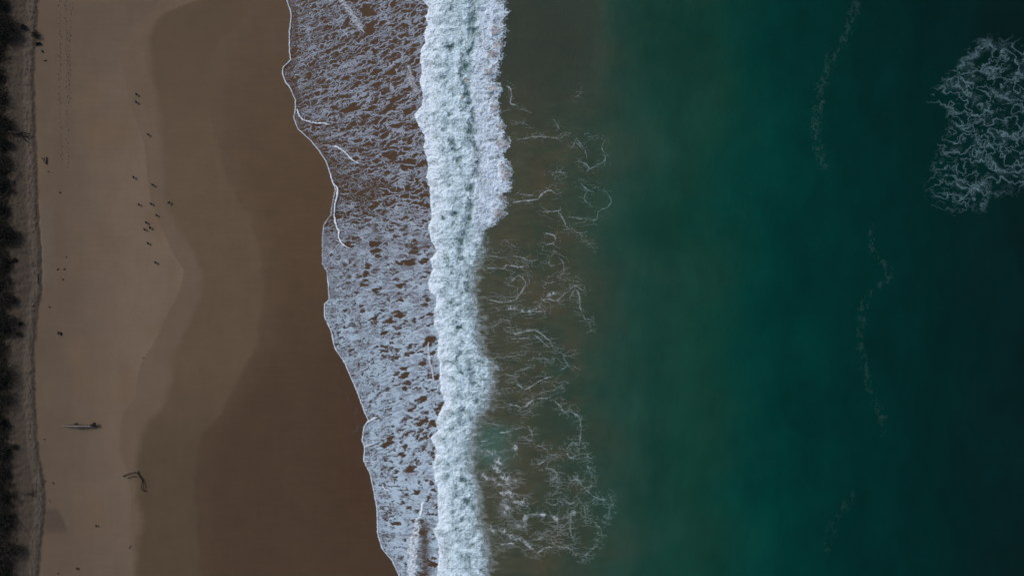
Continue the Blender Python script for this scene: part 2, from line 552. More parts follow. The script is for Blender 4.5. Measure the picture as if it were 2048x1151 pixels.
tag(sea, 'sea water shading from brown shallows to deep teal', 'sea', kind='structure')

# ------------------------------------------------------------------ swash foam: lace left by the last wave
X0, X1, Y0, Y1 = 545, 900, -40, 1191
XX, YY = np.meshgrid(np.arange(X0, X1, 1.0), np.arange(Y0, Y1, 1.0))
F = FRONT(YY) + 0.8 * perlin(YY / 5, XX / 50, 101)
L = LEFT(YY)
u = (XX - F) / np.maximum(L - F, 1)
slant = np.interp(YY, [-40, 120, 260, 400, 600, 850, 1000, 1191], [0.38, 0.42, 0.32, 0.05, 0.18, 0.30, -0.1, -0.2])
vv = YY + (XX - 760) * slant
wxn = 9 * fbm(XX / 22, YY / 15, 102, 3)
wyn = 8 * fbm(XX / 22, YY / 13, 103, 3)
gx, gy = XX + wxn, vv + wyn
kb = sstep(0.30, 0.75, u + 0.55 * fbm(XX / 45, YY / 40, 112, 3))
kf = sstep(0.42, 0.08, u + 0.45 * fbm(XX / 40, YY / 40, 113, 3))
pm_ = sstep(0.15, -0.25, fbm(XX / 38, vv / 20, 131, 3))
d_ = np.minimum(np.minimum(net(gx, gy, 40, 13.5, 104, 0.5), net(gx + 40, gy, 20, 8, 107, 0.5) + 2.4 * kb * pm_), net(gx, gy + 30, 9, 4.4, 110) + 3.5 * (1 - kf) + 1.5 * pm_)
cov = np.interp(YY, [-40, 100, 200, 300, 420, 480, 620, 800, 900, 960, 1191], [0.45, 0.46, 0.50, 0.46, 0.54, 0.68, 0.65, 0.69, 0.76, 0.82, 0.76])
cov = cov + 0.36 * fbm(XX / 50, vv / 24, 115, 3) + 0.16 * (u - 0.5) + 0.30 * fbm(XX / 75, vv / 9, 128, 3) * np.interp(YY, [-40, 250, 450, 1191], [1, 1, 0.6, 0.7])
cov = cov - 0.30 * np.exp(-((XX - 735) / 45) ** 2 - ((YY - 385) / 45) ** 2)
cov = cov - 0.22 * np.exp(-((XX - 672) / 12) ** 2 - ((YY - 345) / 30) ** 2)
cov = cov - 0.30 * sstep(0, 3, XX - F) * sstep(20, 8, XX - F) * np.interp(YY, [430, 460, 590, 605, 625, 660, 1191], [1, 1, 1, 0, 0, 0.6, 0.5])
cov = cov - 0.55 * np.exp(-((XX - 853) / 14) ** 2) * sstep(1030, 1060, YY)
cov = cov + 0.5 * np.exp(-((XX - 800) / 45) ** 2 - ((YY - 985) / 18) ** 2)
wid_ = (0.30 + 4.8 * np.clip(cov + 0.30 * fbm(XX / 17, vv / 8, 132, 3), 0, 1.1) ** 2.3) * (1 - 0.40 * kf) * (1 + 0.30 * perlin(XX / 4, YY / 3, 114))
film = sstep(wid_ + 0.55, wid_ - 0.55, d_)
f = np.clip(1 - d_ / (wid_ + 1), 0, 1)
# in the lower part the foam is a sheet torn into holes instead of a net
hxx, hyy = XX + 11 * fbm(XX / 11, YY / 7, 133, 4) + 0.8 * wxn, vv + 7 * fbm(XX / 11, YY / 7, 134, 4) + 0.8 * wyn
patch_ = fbm(XX / 42, vv / 24, 135, 3)
h_ = np.minimum(10 * holes(hxx / 27, hyy / 13, 136, 0.70, 0.10, 0.54) + 6 * kf + 3 * sstep(0.0, -0.3, patch_),
                6 * holes(hxx / 13, hyy / 7, 137, 0.62, 0.08, 0.46) + 3.5 * sstep(0.05, 0.35, patch_) + 1.0 * kf)
h_ = np.minimum(h_, 4 * holes(hxx / 7.5, hyy / 4.4, 138, 0.75, 0.10, 0.50) + 3.0 * sstep(0.15, 0.7, u + 0.5 * patch_))
sheet = sstep(-0.9, 0.9, h_)
zw = sstep(0.35, 0.65, sstep(400, 520, YY) + 0.9 * fbm(XX / 40, YY / 40, 139, 3) - 0.35 * sstep(600, 640, YY) * (1 - u) * 0)
film = film * (1 - zw) + np.minimum(sheet, 0.35 + 0.65 * film) * zw * 0.5 + sheet * zw * 0.5
body = 0.62 + 0.34 * fbm(XX / 26, YY / 20, 116, 4) + 0.18 * sstep(300, 900, YY) + 0.2 * sstep(0.55, 0.95, f) + 0.10 * perlin(XX / 3, YY / 2.6, 117)
film = film * (1 - 0.93 * np.exp(-((XX - 849 - 9 * fbm(XX / 12, YY / 5, 141, 3)) / 9) ** 2) * sstep(1030, 1055, YY))
film = film * np.clip(body + 0.10 * sstep(430, 700, YY), 0.3, 1)
film = np.maximum(film, 0.03 * sstep(0, 2, XX - F))
bright = np.zeros_like(film)
# fine combed streaks left behind the little bore near the bottom
comb = sstep(0.0, 0.6, perlin(XX / 26, YY / 3.1 + XX / 22 + 1.2 * perlin(XX / 9, YY / 9, 142), 118)) * (0.5 + 0.9 * fbm(XX / 8, YY / 10, 143, 2)) * sstep(836, 842, XX) * sstep(875, 862, XX) * sstep(1030, 1045, YY)
film = np.maximum(film, 0.6 * comb)
STROKES = [  # points, half width, strength
    ([(593, 219), (602.5, 236), (618, 243.7), (639, 246), (662.5, 250.7)], 1.5, 0.95),
    ([(635, 295.6), (652, 290.4), (670, 293)], 1.2, 0.5),
    ([(668, 292), (683, 299.5), (696, 311), (709.5, 323), (722.5, 328)], 1.6, 1.0),
    ([(661, 348), (665, 363), (674, 376), (675.5, 384), (669.5, 418), (670, 441.6), (677, 462), (680.7, 483), (696, 495), (707, 499)], 1.9, 1.0),
    ([(679.5, 486), (665, 501.6), (649.5, 518.5)], 1.2, 0.5),
    ([(582, 121), (595, 116), (608, 113)], 0.9, 0.5),
    ([(603, 180), (625, 165), (645, 150), (662, 136)], 0.8, 0.42),
    ([(730, 850), (738, 841), (756, 833.6)], 1.7, 0.9),
    ([(728, 894), (741, 889), (750, 887)], 1.6, 0.8), ([(727, 922), (738, 922), (749, 923)], 1.6, 0.8),
    ([(765, 970), (771.5, 978), (780.6, 979.5)], 1.4, 0.9),
    ([(846, 1003), (844.7, 1010), (841, 1033)], 2.0, 1.0), ([(841, 1035), (830, 1037)], 1.5, 0.9),
    ([(856.7, 685), (859, 716), (864.5, 740), (868, 766)], 1.8, 0.7),
]
DFr = np.abs(XX - F) / np.sqrt(1 + np.gradient(FRONT(YY), axis=0) ** 2)
edge_w = 1.0 + 0.5 * perlin(YY / 18, XX * 0, 119) + 0.35 * perlin(YY / 4, XX * 0, 120)
edge_s = np.interp(YY, [0, 130, 250, 300, 345, 375, 385, 520, 600, 700, 1191], [0.8, 0.95, 0.7, 0.75, 0.9, 0.9, 0.5, 0.45, 0.75, 0.85, 0.75])
ed = sstep(edge_w + 0.9, edge_w - 0.5, DFr) * edge_s
film = np.maximum(film, ed)
bright = np.maximum(bright, ed)
jx, jy = 1.6 * perlin(XX / 9, YY / 9, 121) + 0.7 * perlin(XX / 3, YY / 3, 122), 1.6 * perlin(XX / 9, YY / 9, 123) + 0.7 * perlin(XX / 3, YY / 3, 124)
for (pts, w, s) in STROKES:
    D, T = line_dist(XX + jx, YY + jy, X0, Y0, pts, 9)
    wv = w * (0.75 + 0.35 * perlin(XX / 6, YY / 6, 125)) * sstep(0, 0.08, T + 0.03) * sstep(1.02, 0.85, T)
    k = sstep(wv + 0.9, np.maximum(wv - 0.6, 0), D) * s
    film = np.maximum(film, k)
    bright = np.maximum(bright, k)
# the little bores: broad soft bands
for (pts, w, s) in (([(675.5, -4), (694, 15.6), (709, 34), (722, 57), (733, 69)], 5.5, 0.85), ([(817.6, 130), (821, 154), (829, 174.6), (842, 193)], 6.5, 0.72),
                    ([(835, 1036), (834, 1050), (830, 1078), (825, 1100), (825, 1125), (824, 1190)], 9.5, 1.1)):
    D, T = line_dist(XX + 2.5 * jx, YY + 2.5 * jy, X0, Y0, pts, 24)
    wv = w * (0.35 + 0.65 * sstep(0, 0.35, T)) * (sstep(1.0, 0.75, T) if w < 9 else 1)
    k = sstep(wv + 1.5, wv - 1.5, D) * s * (0.62 + 0.9 * fbm(XX / 5, YY / 4, 126, 3))
    film = np.maximum(film, k)
    bright = np.maximum(bright, 0.75 * k)
film *= sstep(-2.6, -0.6, XX - F) * sstep(12, 4, XX - L)
film = np.clip(film, 0, 1)
zf = water_z(XX, YY) + 0.02 + 0.05 * film * film + 0.10 * bright
white_thin, white_bright = np.array((0.34, 0.385, 0.46)), np.array((0.80, 0.85, 0.92))
tn = mixc(np.broadcast_to(white_thin, XX.shape + (3,)), np.array((0.42, 0.54, 0.65)), sstep(0.55, 0.95, body) * sstep(250, 700, YY))
tn = mixc(tn, white_bright, np.clip(bright * 0.9, 0, 1))


def keep_quads(film, thr=0.03):
    m = film > thr
    return m[:-1, :-1] | m[1:, :-1] | m[1:, 1:] | m[:-1, 1:]


o = grid_mesh('swash_foam', XX, YY, zf, M_FOAM, keep_quads(film, 0.04), {'film': film}, {'tone': tn})
tag(o, 'lacy grey foam spread over the wet sand in front of the breaking wave', 'foam', kind='stuff')

# ------------------------------------------------------------------ the breaking wave
X0, X1 = 815, 1060
XX, YY = np.meshgrid(np.arange(X0, X1, 1.0), np.arange(Y0, Y1, 1.0))
L, Rr = LEFT(YY), RIGHT(YY)
lob = 3.0 * fbm(XX / 10, YY / 8, 201, 3) + 1.0 * perlin(XX / 2.5, YY / 2.5, 202)
sl = XX - L + lob
top = sstep(490, 430, YY)
ru = 5 * fbm(XX / 12, YY / 9, 203, 3)
sr = Rr - XX + ru
t = np.clip((XX - L) / np.maximum(Rr - L, 1), 0, 1)
bx, by = XX + 5 * fbm(XX / 14, YY / 14, 204, 3), YY + 5 * fbm(XX / 14, YY / 14, 205, 3)
bil = 1 - 1.5 * np.abs(perlin(bx / 17, by / 14, 206))
bil = bil + 0.6 * (1 - 1.6 * np.abs(perlin(bx / 8, by / 7, 207))) + 0.36 * (1 - 1.7 * np.abs(perlin(bx / 4, by / 3.6, 208)))
bil = bil + 0.2 * perlin(XX / 1.9, YY / 1.9, 209)
bil = bil / 2.0
thin = fbm(bx / 22, by / 17, 210, 4)
cx_, cy_ = bx + 3 * fbm(XX / 5, YY / 5, 231, 2), by + 3 * fbm(XX / 5, YY / 5, 232, 2)
fib = 1 - 2.4 * np.abs(perlin(cx_ / 9, cy_ / 6, 211) + 0.5 * perlin(cx_ / 4, cy_ / 3, 212))
fib2 = 1 - 2.6 * np.abs(perlin(cx_ / 4.6, cy_ / 3.6, 233) + 0.5 * perlin(cx_ / 2.1, cy_ / 1.9, 234))
film = 0.71 + 0.20 * fib + 0.16 * fib2 - 0.70 * thin + 0.13 * sstep(0.3, 0.0, t) - 0.10 * t
# darker openings where green water shows through, between the bore and the foam behind it
HOLES = [(944, 8, 7, 16), (945, 38, 9, 24), (942, 66, 7, 14), (901, 95, 9, 7), (928, 133, 8, 12), (925, 150, 6, 7), (887, 154, 7, 4), (946, 262, 11, 9), (905, 284, 9, 9), (912, 300, 7, 5),
         (915, 319, 8, 6), (957, 319, 7, 9), (953, 345, 8, 11), (944, 376, 6, 12), (939, 415, 7, 16), (938, 436, 6, 7), (907, 428, 9, 5), (887, 436, 6, 4),
         (926, 470, 9, 6), (920, 501, 8, 9), (915, 610, 7, 5), (923, 747, 6, 4), (944, 742, 8, 9), (945, 763, 7, 11), (952, 802, 6, 5),
         (928, 820, 8, 6), (903, 20, 5, 6), (930, 195, 6, 4), (900, 230, 6, 4), (917, 655, 5, 4), (935, 570, 6, 5), (905, 545, 5, 4), (925, 960, 7, 5), (935, 1000, 6, 8), (925, 1040, 5, 6), (940, 1090, 8, 6)]
hole = np.zeros_like(film)
hx, hy = XX + 7 * fbm(XX / 9, YY / 9, 213, 3), YY + 7 * fbm(XX / 9, YY / 9, 214, 3)
for (cx, cy, rx, ry) in HOLES:
    r = np.sqrt(((hx - cx) / rx) ** 2 + ((hy - cy) / ry) ** 2)
    hole = np.maximum(hole, 0.8 * sstep(1.6, 0.1, r))
Dc, Tc = line_dist(hx, hy, X0, Y0, [(943, -20), (945, 30), (943, 75), (930, 120), (926, 150), (938, 200), (946, 262), (955, 319), (950, 350), (942, 385), (938, 436), (928, 470), (921, 505), (917, 560), (915, 610), (917, 660)], 40)
hole = np.maximum(hole, 0.95 * np.exp(-(Dc / 8.5) ** 2) * sstep(-0.2, 0.25, fbm(XX / 16, YY / 22, 238, 3)) * sstep(640, 470, YY))
hole = np.maximum(hole, 0.38 * sstep(0.12, 0.55, -fbm(bx / 15, by / 13, 239, 3)) * sstep(0.12, 0.4, t))
film = film - 0.85 * hole * (0.75 + 0.3 * fib)
# lace of bubbles on the seaward half in the upper part
nl = perlin(bx / 11, by / 9, 215) + 0.6 * perlin(bx / 5, by / 4.4, 216) + 0.35 * perlin(bx / 2.6, by / 2.4, 217)
dn_ = np.minimum(net(bx, by, 17, 13, 235, 0.6), net(cx_, cy_, 7.5, 6.5, 240, 0.5) + 0.5)
lace = np.clip(1 - dn_ / 2.6, 0, 1)
sea_half = top * sstep(938, 956, XX + 0.12 * (YY - 150) * (YY < 150))
lacef = np.clip(0.46 + 0.46 * sstep(0.0, 0.9, lace) + 0.10 * fib2 - 0.75 * thin + 0.12 * sstep(8, 40, sr), 0.08, 0.97)
film = film * (1 - sea_half) + lacef * sea_half * (1 - 0.8 * hole)
# ragged edges
edge_top = sstep(-3, 8, sr + 9 * (lace - 0.35) + 6 * fbm(XX / 9, YY / 9, 242, 3))
fibr = fbm(XX / 26, YY / 3.2, 218, 3)
edge_low = sstep(-12, 20, sr + 9 * fibr + 16 * fbm(bx / 13, by / 9, 241, 4) + 5 * fib2 * sstep(25, 5, sr)) ** 1.3
film = film * sstep(-0.8, 1.8, sl) * (top * edge_top + (1 - top) * edge_low)
BOILS = [(991, 60, 14, 11), (996, 90, 13, 10), (985, 109, 12, 10), (979, 143, 14, 9), (987, 178, 15, 10), (989, 214, 10, 14), (933, 161, 9, 6), (926, 194, 10, 7),
         (1001, 253, 11, 9), (1003, 287, 15, 14), (1011, 350, 12, 17), (997, 426, 14, 11), (1004, 330, 9, 7), (988, 130, 7, 5), (1003, 395, 8, 8)]
boil = np.zeros_like(film)
boilz = np.zeros_like(film)
for (cx, cy, rx, ry) in BOILS:
    r = np.sqrt(((XX + 1.0 * (hx - XX) - cx) / rx) ** 2 + ((YY + 1.0 * (hy - YY) - cy) / ry) ** 2)
    boil = np.maximum(boil, sstep(1.0, 0.55, r))
    boilz = np.maximum(boilz, np.sqrt(np.clip(1.2 - r * r, 0, 1.2)) * (0.7 if cx > 950 else 0.5))
    rim = sstep(0.25, 0.05, np.abs(r - 1.05)) * (0.2 + 0.8 * lace) * sstep(-0.4, 0.5, fbm(XX / 9, YY / 9, 237, 2))
    film = np.maximum(film, rim * 0.9)
film = np.maximum(film, boil * (0.62 + 0.7 * fbm(XX / 5, YY / 5, 219, 3)))
film = np.clip(film, 0, 1)
prof = 0.35 * sstep(-4, 40, sl) * (1 - 0.75 * sstep(0.2, 1.0, t))
z = water_z(XX, YY) + 0.03 + prof * (0.75 + 0.3 * fbm(XX / 30, YY / 40, 220, 2)) + (0.19 * bil * sstep(-3, 5, sl)) * (0.4 + 0.6 * sstep(-5, 25, sr)) \
    - 0.22 * hole + 0.16 * boilz * sstep(-6, 10, sr)
z = np.maximum(z, water_z(XX, YY) + 0.03)
tn = mixc(np.broadcast_to(np.array((0.68, 0.80, 0.91)), XX.shape + (3,)), np.array((0.58, 0.78, 0.87)), sstep(0.06, 0.35, t) * (1 - sea_half) * (0.7 + 0.5 * thin))
tn = mixc(tn, np.array((0.62, 0.74, 0.87)), sea_half)
tn = mixc(tn, np.array((0.30, 0.235, 0.20)), np.clip(boil * (0.72 + 0.3 * thin - 0.7 * lace * (fbm(XX / 7, YY / 7, 243, 2) + 0.4)), 0, 1))
o = grid_mesh('breaking_wave', XX, YY, z, M_BREAK, keep_quads(film, 0.03), {'film': film}, {'tone': tn})
tag(o, 'band of white water where the wave breaks along the shore', 'wave', kind='structure')

# ------------------------------------------------------------------ foam threads behind the wave
X0, X1 = 930, 1262
XX, YY = np.meshgrid(np.arange(X0, X1, 1.0), np.arange(Y0, Y1, 1.0))


def D1(y0, lst, sc=3.8375):
    return [([(960 + x / sc, y0 + y / sc) for (x, y) in pts], w, s) for (pts, w, s) in lst]


T_ = []
for (y0, raw) in ((0, [
    ([(205, 655), (240, 700), (235, 790), (270, 805), (300, 815)], 1.6, .5), ([(270, 938), (320, 937), (345, 925)], .8, .35), ([(320, 937), (385, 970)], .8, .3),
    ([(270, 1060), (320, 1065), (430, 1048), (520, 1052), (610, 1058), (655, 1030)], 1.0, .4), ([(560, 910), (590, 960), (610, 990)], 1.6, .25),
    ([(830, 1048), (905, 1060)], .8, .3), ([(745, 1060), (720, 1110), (700, 1140)], 1.4, .25), ([(745, 1100), (790, 1145)], 1.0, .3),
    ([(955, 1085), (935, 1130), (945, 1150)], 1.0, .35), ([(780, 670), (775, 695)], .8, .25), ([(740, 745), (790, 705)], .8, .2), ([(150, 870), (215, 845), (300, 835), (400, 870)], 1.0, .22)]),
    (280, [
    ([(745, 0), (800, 70), (820, 145)], 1.1, .35), ([(955, 10), (935, 60), (965, 140), (920, 180), (830, 230), (815, 260)], 1.2, .42), ([(760, 155), (830, 200), (830, 230)], 1.3, .42),
    ([(530, 238), (600, 245), (670, 250)], 1.0, .38), ([(600, 305), (660, 288)], .9, .35), ([(240, 482), (320, 468), (440, 455), (480, 410), (540, 385), (590, 415)], 1.4, .55),
    ([(300, 412), (360, 420), (440, 430)], .9, .35), ([(765, 325), (830, 380), (900, 355)], 1.2, .42), ([(830, 380), (800, 450), (850, 510)], 1.0, .3),
    ([(950, 385), (1005, 450), (985, 510), (915, 545), (890, 610), (820, 615), (700, 590), (650, 590)], 1.0, .38), ([(485, 545), (560, 548), (605, 545), (625, 520)], 1.4, .5),
    ([(605, 550), (640, 610), (665, 665), (690, 680), (640, 690)], 1.3, .42), ([(690, 680), (760, 715), (820, 770), (870, 830)], .9, .28),
    ([(500, 715), (545, 720), (580, 750), (560, 790), (500, 805)], 1.9, .42), ([(580, 850), (540, 900), (530, 970)], 1.2, .38), ([(600, 900), (640, 940), (640, 1020), (590, 1060)], 1.0, .36),
    ([(640, 1040), (700, 1080), (760, 1085)], .9, .3), ([(0, 885), (100, 893), (200, 905)], .9, .5), ([(250, 890), (320, 900), (390, 930), (450, 910)], 1.3, .5),
    ([(50, 980), (180, 985), (230, 1000)], 1.2, .55), ([(180, 985), (210, 960), (320, 975), (340, 960)], 1.5, .5), ([(240, 1090), (280, 1040), (320, 1050), (350, 1100), (320, 1150)], 1.3, .42),
    ([(360, 1030), (385, 1090)], 1.2, .42), ([(580, 1085), (520, 1100)], .9, .38), ([(690, 1150), (730, 1115), (780, 1150)], 1.3, .42), ([(200, 765), (240, 800), (275, 825)], .9, .35)]),
    (560, [
    ([(75, 150), (170, 170), (270, 150), (310, 100), (350, 50)], 1.5, .55), ([(110, 205), (150, 235)], .9, .4), ([(200, 200), (260, 220), (330, 230), (400, 240), (460, 180), (520, 130), (630, 75)], 2.0, .5),
    ([(400, 240), (500, 238)], 1.0, .42), ([(530, 150), (600, 155), (640, 110), (710, 65)], 1.4, .45), ([(690, 140), (720, 80), (760, 100), (770, 200), (800, 285), (850, 300)], 1.4, .42),
    ([(840, 320), (850, 380)], 1.0, .25), ([(100, 355), (170, 320), (220, 300)], 1.0, .38), ([(210, 395), (270, 410), (330, 395), (420, 385), (480, 420), (540, 470), (560, 520)], 1.6, .48),
    ([(240, 450), (350, 445), (380, 425)], 1.0, .45), ([(420, 420), (490, 480), (530, 520)], 1.3, .45), ([(310, 510), (375, 490)], .9, .3), ([(70, 600), (200, 590), (330, 570), (350, 555)], .8, .4),
    ([(390, 600), (420, 590), (470, 600), (560, 612)], .9, .35), ([(620, 540), (650, 580), (720, 575)], 1.1, .38), ([(640, 590), (670, 650), (620, 690)], 1.2, .36), ([(670, 650), (720, 690)], 1.1, .32),
    ([(100, 688), (180, 690)], .8, .45), ([(190, 710), (250, 740), (310, 730)], .9, .38), ([(260, 705), (320, 690), (390, 670)], 1.0, .36), ([(230, 785), (300, 805), (350, 835), (430, 790), (480, 760), (560, 735)], 1.7, .5),
    ([(120, 845), (200, 830), (290, 825)], .8, .4), ([(400, 900), (480, 860), (560, 845), (640, 795)], 1.0, .38), ([(220, 950), (290, 965), (330, 980), (390, 930), (450, 908), (540, 900)], 1.4, .55),
    ([(560, 915), (610, 960), (640, 1000), (710, 1015), (765, 1060), (770, 1130)], 1.6, .45), ([(345, 1020), (390, 1010), (410, 1035)], .9, .35), ([(20, 1085), (160, 1115)], .8, .4),
    ([(85, 870), (115, 915)], 1.1, .5), ([(230, 1140), (330, 1130)], 1.1, .4)]),
    (850, [
    ([(150, 58), (220, 45), (300, 25)], 1.6, .55), ([(0, 125), (60, 120)], 1.4, .6), ([(0, 205), (50, 200), (130, 220)], 2.0, .6), ([(165, 235), (120, 310), (180, 370), (220, 440), (300, 400)], 3.6, .62),
    ([(0, 370), (60, 400), (130, 440), (220, 500)], 2.2, .55), ([(150, 510), (230, 520), (290, 580), (370, 575)], 3.0, .62), ([(170, 565), (210, 610), (240, 700)], 2.6, .6), ([(300, 660), (330, 610), (390, 640)], 2.4, .52),
    ([(240, 700), (170, 670)], 2.0, .55), ([(250, 740), (330, 780), (360, 690), (470, 680), (550, 700), (590, 740), (630, 820)], 2.0, .52), ([(0, 790), (120, 800), (230, 850), (300, 870), (370, 930), (440, 980)], 2.6, .55),
    ([(160, 915), (270, 900)], 1.4, .5), ([(430, 880), (520, 850), (580, 920), (680, 940), (720, 980)], 1.7, .42), ([(440, 980), (500, 940), (570, 930)], 1.7, .4), ([(375, 20), (400, 60), (385, 120), (330, 80)], 1.5, .48),
    ([(445, 150), (510, 185)], 1.1, .42), ([(260, 150), (280, 200)], 2.4, .5), ([(440, 300), (500, 270), (530, 240), (600, 210)], 1.4, .38), ([(500, 325), (580, 350), (590, 390), (540, 420)], 1.7, .36),
    ([(610, 410), (600, 500), (560, 530)], 2.2, .38), ([(520, 590), (570, 610), (640, 570), (690, 600), (750, 575)], 1.7, .38), ([(780, 0), (770, 80), (760, 150), (710, 130), (660, 190)], 1.6, .38),
    ([(670, 210), (690, 250), (760, 230)], 1.4, .42), ([(790, 130), (820, 210), (835, 250)], 1.2, .36), ([(820, 300), (855, 380), (850, 460), (800, 480)], 1.4, .36),
    ([(690, 440), (740, 410), (800, 480), (850, 525), (900, 560), (990, 570)], 1.9, .42), ([(1000, 540), (1010, 640)], 1.0, .25), ([(690, 740), (720, 640)], 2.2, .42), ([(690, 740), (700, 830), (720, 870)], 1.3, .36),
    ([(880, 745), (930, 800), (930, 850)], 1.2, .32), ([(985, 690), (950, 800)], 1.1, .28), ([(910, 905), (840, 970), (790, 1010)], 1.6, .34), ([(640, 700), (700, 705)], 1.3, .4), ([(800, 620), (820, 740)], 1.3, .28)])):
    T_ += D1(y0, raw)
film = np.zeros_like(XX)
jx = 1.6 * fbm(XX / 11, YY / 11, 301, 3) + 1.2 * perlin(XX / 3, YY / 3, 302)
jy = 1.6 * fbm(XX / 11, YY / 11, 303, 3) + 1.2 * perlin(XX / 3, YY / 3, 304)
crumb = fbm(XX / 3.2, YY / 3.2, 305, 3)
near = np.full_like(XX, 1e3)
thick = np.zeros_like(XX)
for (pts, w, s) in T_:
    D, T = line_dist(XX + jx, YY + jy, X0, Y0, pts, 22)
    near = np.minimum(near, D / (0.5 + s))
    if w > 1.9:
        D2, T = line_dist(XX + 5 * fbm(XX / 17, YY / 17, 320, 3) + jx, YY + 5 * fbm(XX / 17, YY / 17, 321, 3) + jy, X0, Y0, pts, 30)
        thick = np.maximum(thick, np.exp(-(D2 / (3.6 * w)) ** 2) * s * sstep(0, 0.15, T + 0.05) * sstep(1.05, 0.8, T))
        w, s = 0.9, 0.6 * s
    wv = w * 0.8 * (0.75 + 0.9 * perlin(XX / 14, YY / 14, 306)) * sstep(0, 0.12, T + 0.04) * sstep(1.04, 0.85, T)
    film = np.maximum(film, sstep(wv + 0.8, np.maximum(wv - 0.7, -0.4), D + 0.9 * crumb + 0.1) * s * (0.9 + 0.5 * crumb) * (1 + 0.35 * sstep(870, 900, YY) * sstep(1110, 1080, XX)))
# thin web between the threads
dn_ = np.minimum(net(XX + jx, YY + jy, 34, 15, 307, 0.6), net(XX + jx, YY + jy, 14, 7, 310, 0.5) + 0.8)
dens = sstep(26, 3, near) * np.interp(YY, [0, 250, 450, 600, 850, 930, 1191], [0.10, 0.13, 0.16, 0.24, 0.22, 0.34, 0.34]) * (1 + 0.9 * fbm(XX / 40, YY / 40, 310, 2))
film = np.maximum(film, sstep(3.4 * dens + 0.5, 3.4 * dens - 0.7, dn_ + 0.9 * crumb) * 0.20 * sstep(0.02, 0.14, dens))
dk_ = np.minimum(net(XX + 2.5 * jx, YY + 2.5 * jy, 21, 13, 315, 0.7), net(XX + 1.5 * jx, YY + 1.5 * jy, 9, 6, 317, 0.6) + 0.5)
tw = thick * (0.75 + 1.3 * fbm(XX / 13, YY / 10, 319, 3))
film = np.maximum(film, sstep(3.4 * tw + 0.3, 3.4 * tw - 1.3, dk_ + 0.6 * crumb) * sstep(0.06, 0.40, tw) * (0.30 + 0.55 * tw))
# drag streaks running seaward from the breaker
stx = sstep(0.28, 0.62, fbm(XX / 48, YY / 2.8 + 0.05 * XX / 2.8, 311, 2))
sr = XX - RIGHT(YY)
film = np.maximum(film, 0.36 * stx * sstep(85, 8, sr) * sstep(500, 640, YY) * (0.6 + 0.8 * fbm(XX / 30, YY / 25, 312, 2)))
# soft spill of bubbles just behind the breaker
film = np.maximum(film, 0.34 * sstep(24, -8, sr + 12 * fbm(XX / 24, YY / 4, 313, 3) + 26 * fbm(XX / 14, YY / 10, 314, 3)) * sstep(470, 540, YY))
film *= sstep(-12, 0, sr)
film = np.clip(film, 0, 1)
tn = mixc(np.broadcast_to(np.array((0.50, 0.58, 0.60)), XX.shape + (3,)), np.array((0.62, 0.68, 0.75)), sstep(0.3, 0.7, film))
tn = mixc(tn, np.array((0.34, 0.52, 0.50)), sstep(1120, 1230, XX))
o = grid_mesh('backwash_foam', XX, YY, water_z(XX, YY) + 0.025 + 0.03 * film, M_FOAM, keep_quads(film, 0.025), {'film': film}, {'tone': tn})
tag(o, 'thin threads of foam trailing over brown water behind the wave', 'foam', kind='stuff')

# ------------------------------------------------------------------ foam patch far out
X0, X1, Ya, Yb = 1825, 2160, 40, 460
XX, YY = np.meshgrid(np.arange(X0, X1, 1.0), np.arange(Ya, Yb, 1.0))
lb = np.interp(YY, [40, 60, 80, 100, 130, 160, 180, 205, 220, 245, 290, 320, 370, 400, 420, 436], [2030, 1965, 1945, 1925, 1890, 1870, 1842, 1848, 1885, 1893, 1870, 1862, 1846, 1848, 1870, 1915])
bb = np.interp(XX, [1840, 1880, 1920, 1970, 1985, 2050, 2160], [400, 425, 434, 428, 398, 392, 360])
ins = np.minimum(np.minimum(XX - lb, bb - YY), YY - np.interp(XX, [1840, 1960, 2000, 2048, 2160], [200, 62, 66, 72, 90]))
ins = ins + 12 * fbm(XX / 22, YY / 22, 401, 3)
jx, jy = 8 * fbm(XX / 20, YY / 20, 402, 3), 8 * fbm(XX / 20, YY / 20, 403, 3)
gx, gy = XX + jx, YY + jy
hx, hy = gx + 3.5 * fbm(XX / 7, YY / 7, 413, 3), gy + 3.5 * fbm(XX / 7, YY / 7, 414, 3)
hx, hy = hx + 4 * fbm(XX / 13, YY / 11, 416, 3), hy + 4 * fbm(XX / 13, YY / 11, 417, 3)
d1_, d2_ = net(hx, hy, 44, 30, 404, 0.7), net(hx + 60, hy, 19, 13, 407, 0.6)
cov = 0.40 + 0.75 * fbm(XX / 36, YY / 26, 409, 3) + 0.25 * np.exp(-((XX - 1945) / 45) ** 2 - ((YY - 145) / 35) ** 2) + 0.06 * sstep(1930, 2050, XX)
wd_ = 0.45 + 3.4 * np.clip(cov, 0, 1) ** 1.9
film = np.exp(-(np.maximum(d1_ - 0.3 * wd_, 0) / wd_) ** 1.5) * (0.36 + 0.30 * fbm(XX / 16, YY / 16, 410, 3))
film = np.maximum(film, np.exp(-(d2_ / (0.3 * wd_ + 0.4)) ** 2) * 0.30 * sstep(0.0, 0.35, fbm(XX / 28, YY / 22, 411, 2)))
film = film + 0.07 * sstep(0.3, 0.8, cov)
film *= sstep(-6, 34, ins) * (1 + 0.35 * perlin(XX / 2.4, YY / 2.4, 412))
film = np.clip(film, 0, 0.8)
tn = np.broadcast_to(np.array((0.165, 0.285, 0.32)), XX.shape + (3,))
o = grid_mesh('offshore_foam', XX, YY, water_z(XX, YY) + 0.025 + 0.03 * film, M_FOAM, keep_quads(film, 0.03), {'film': film}, {'tone': tn})
tag(o, 'pale net of old foam floating on dark deep water', 'foam', kind='stuff')

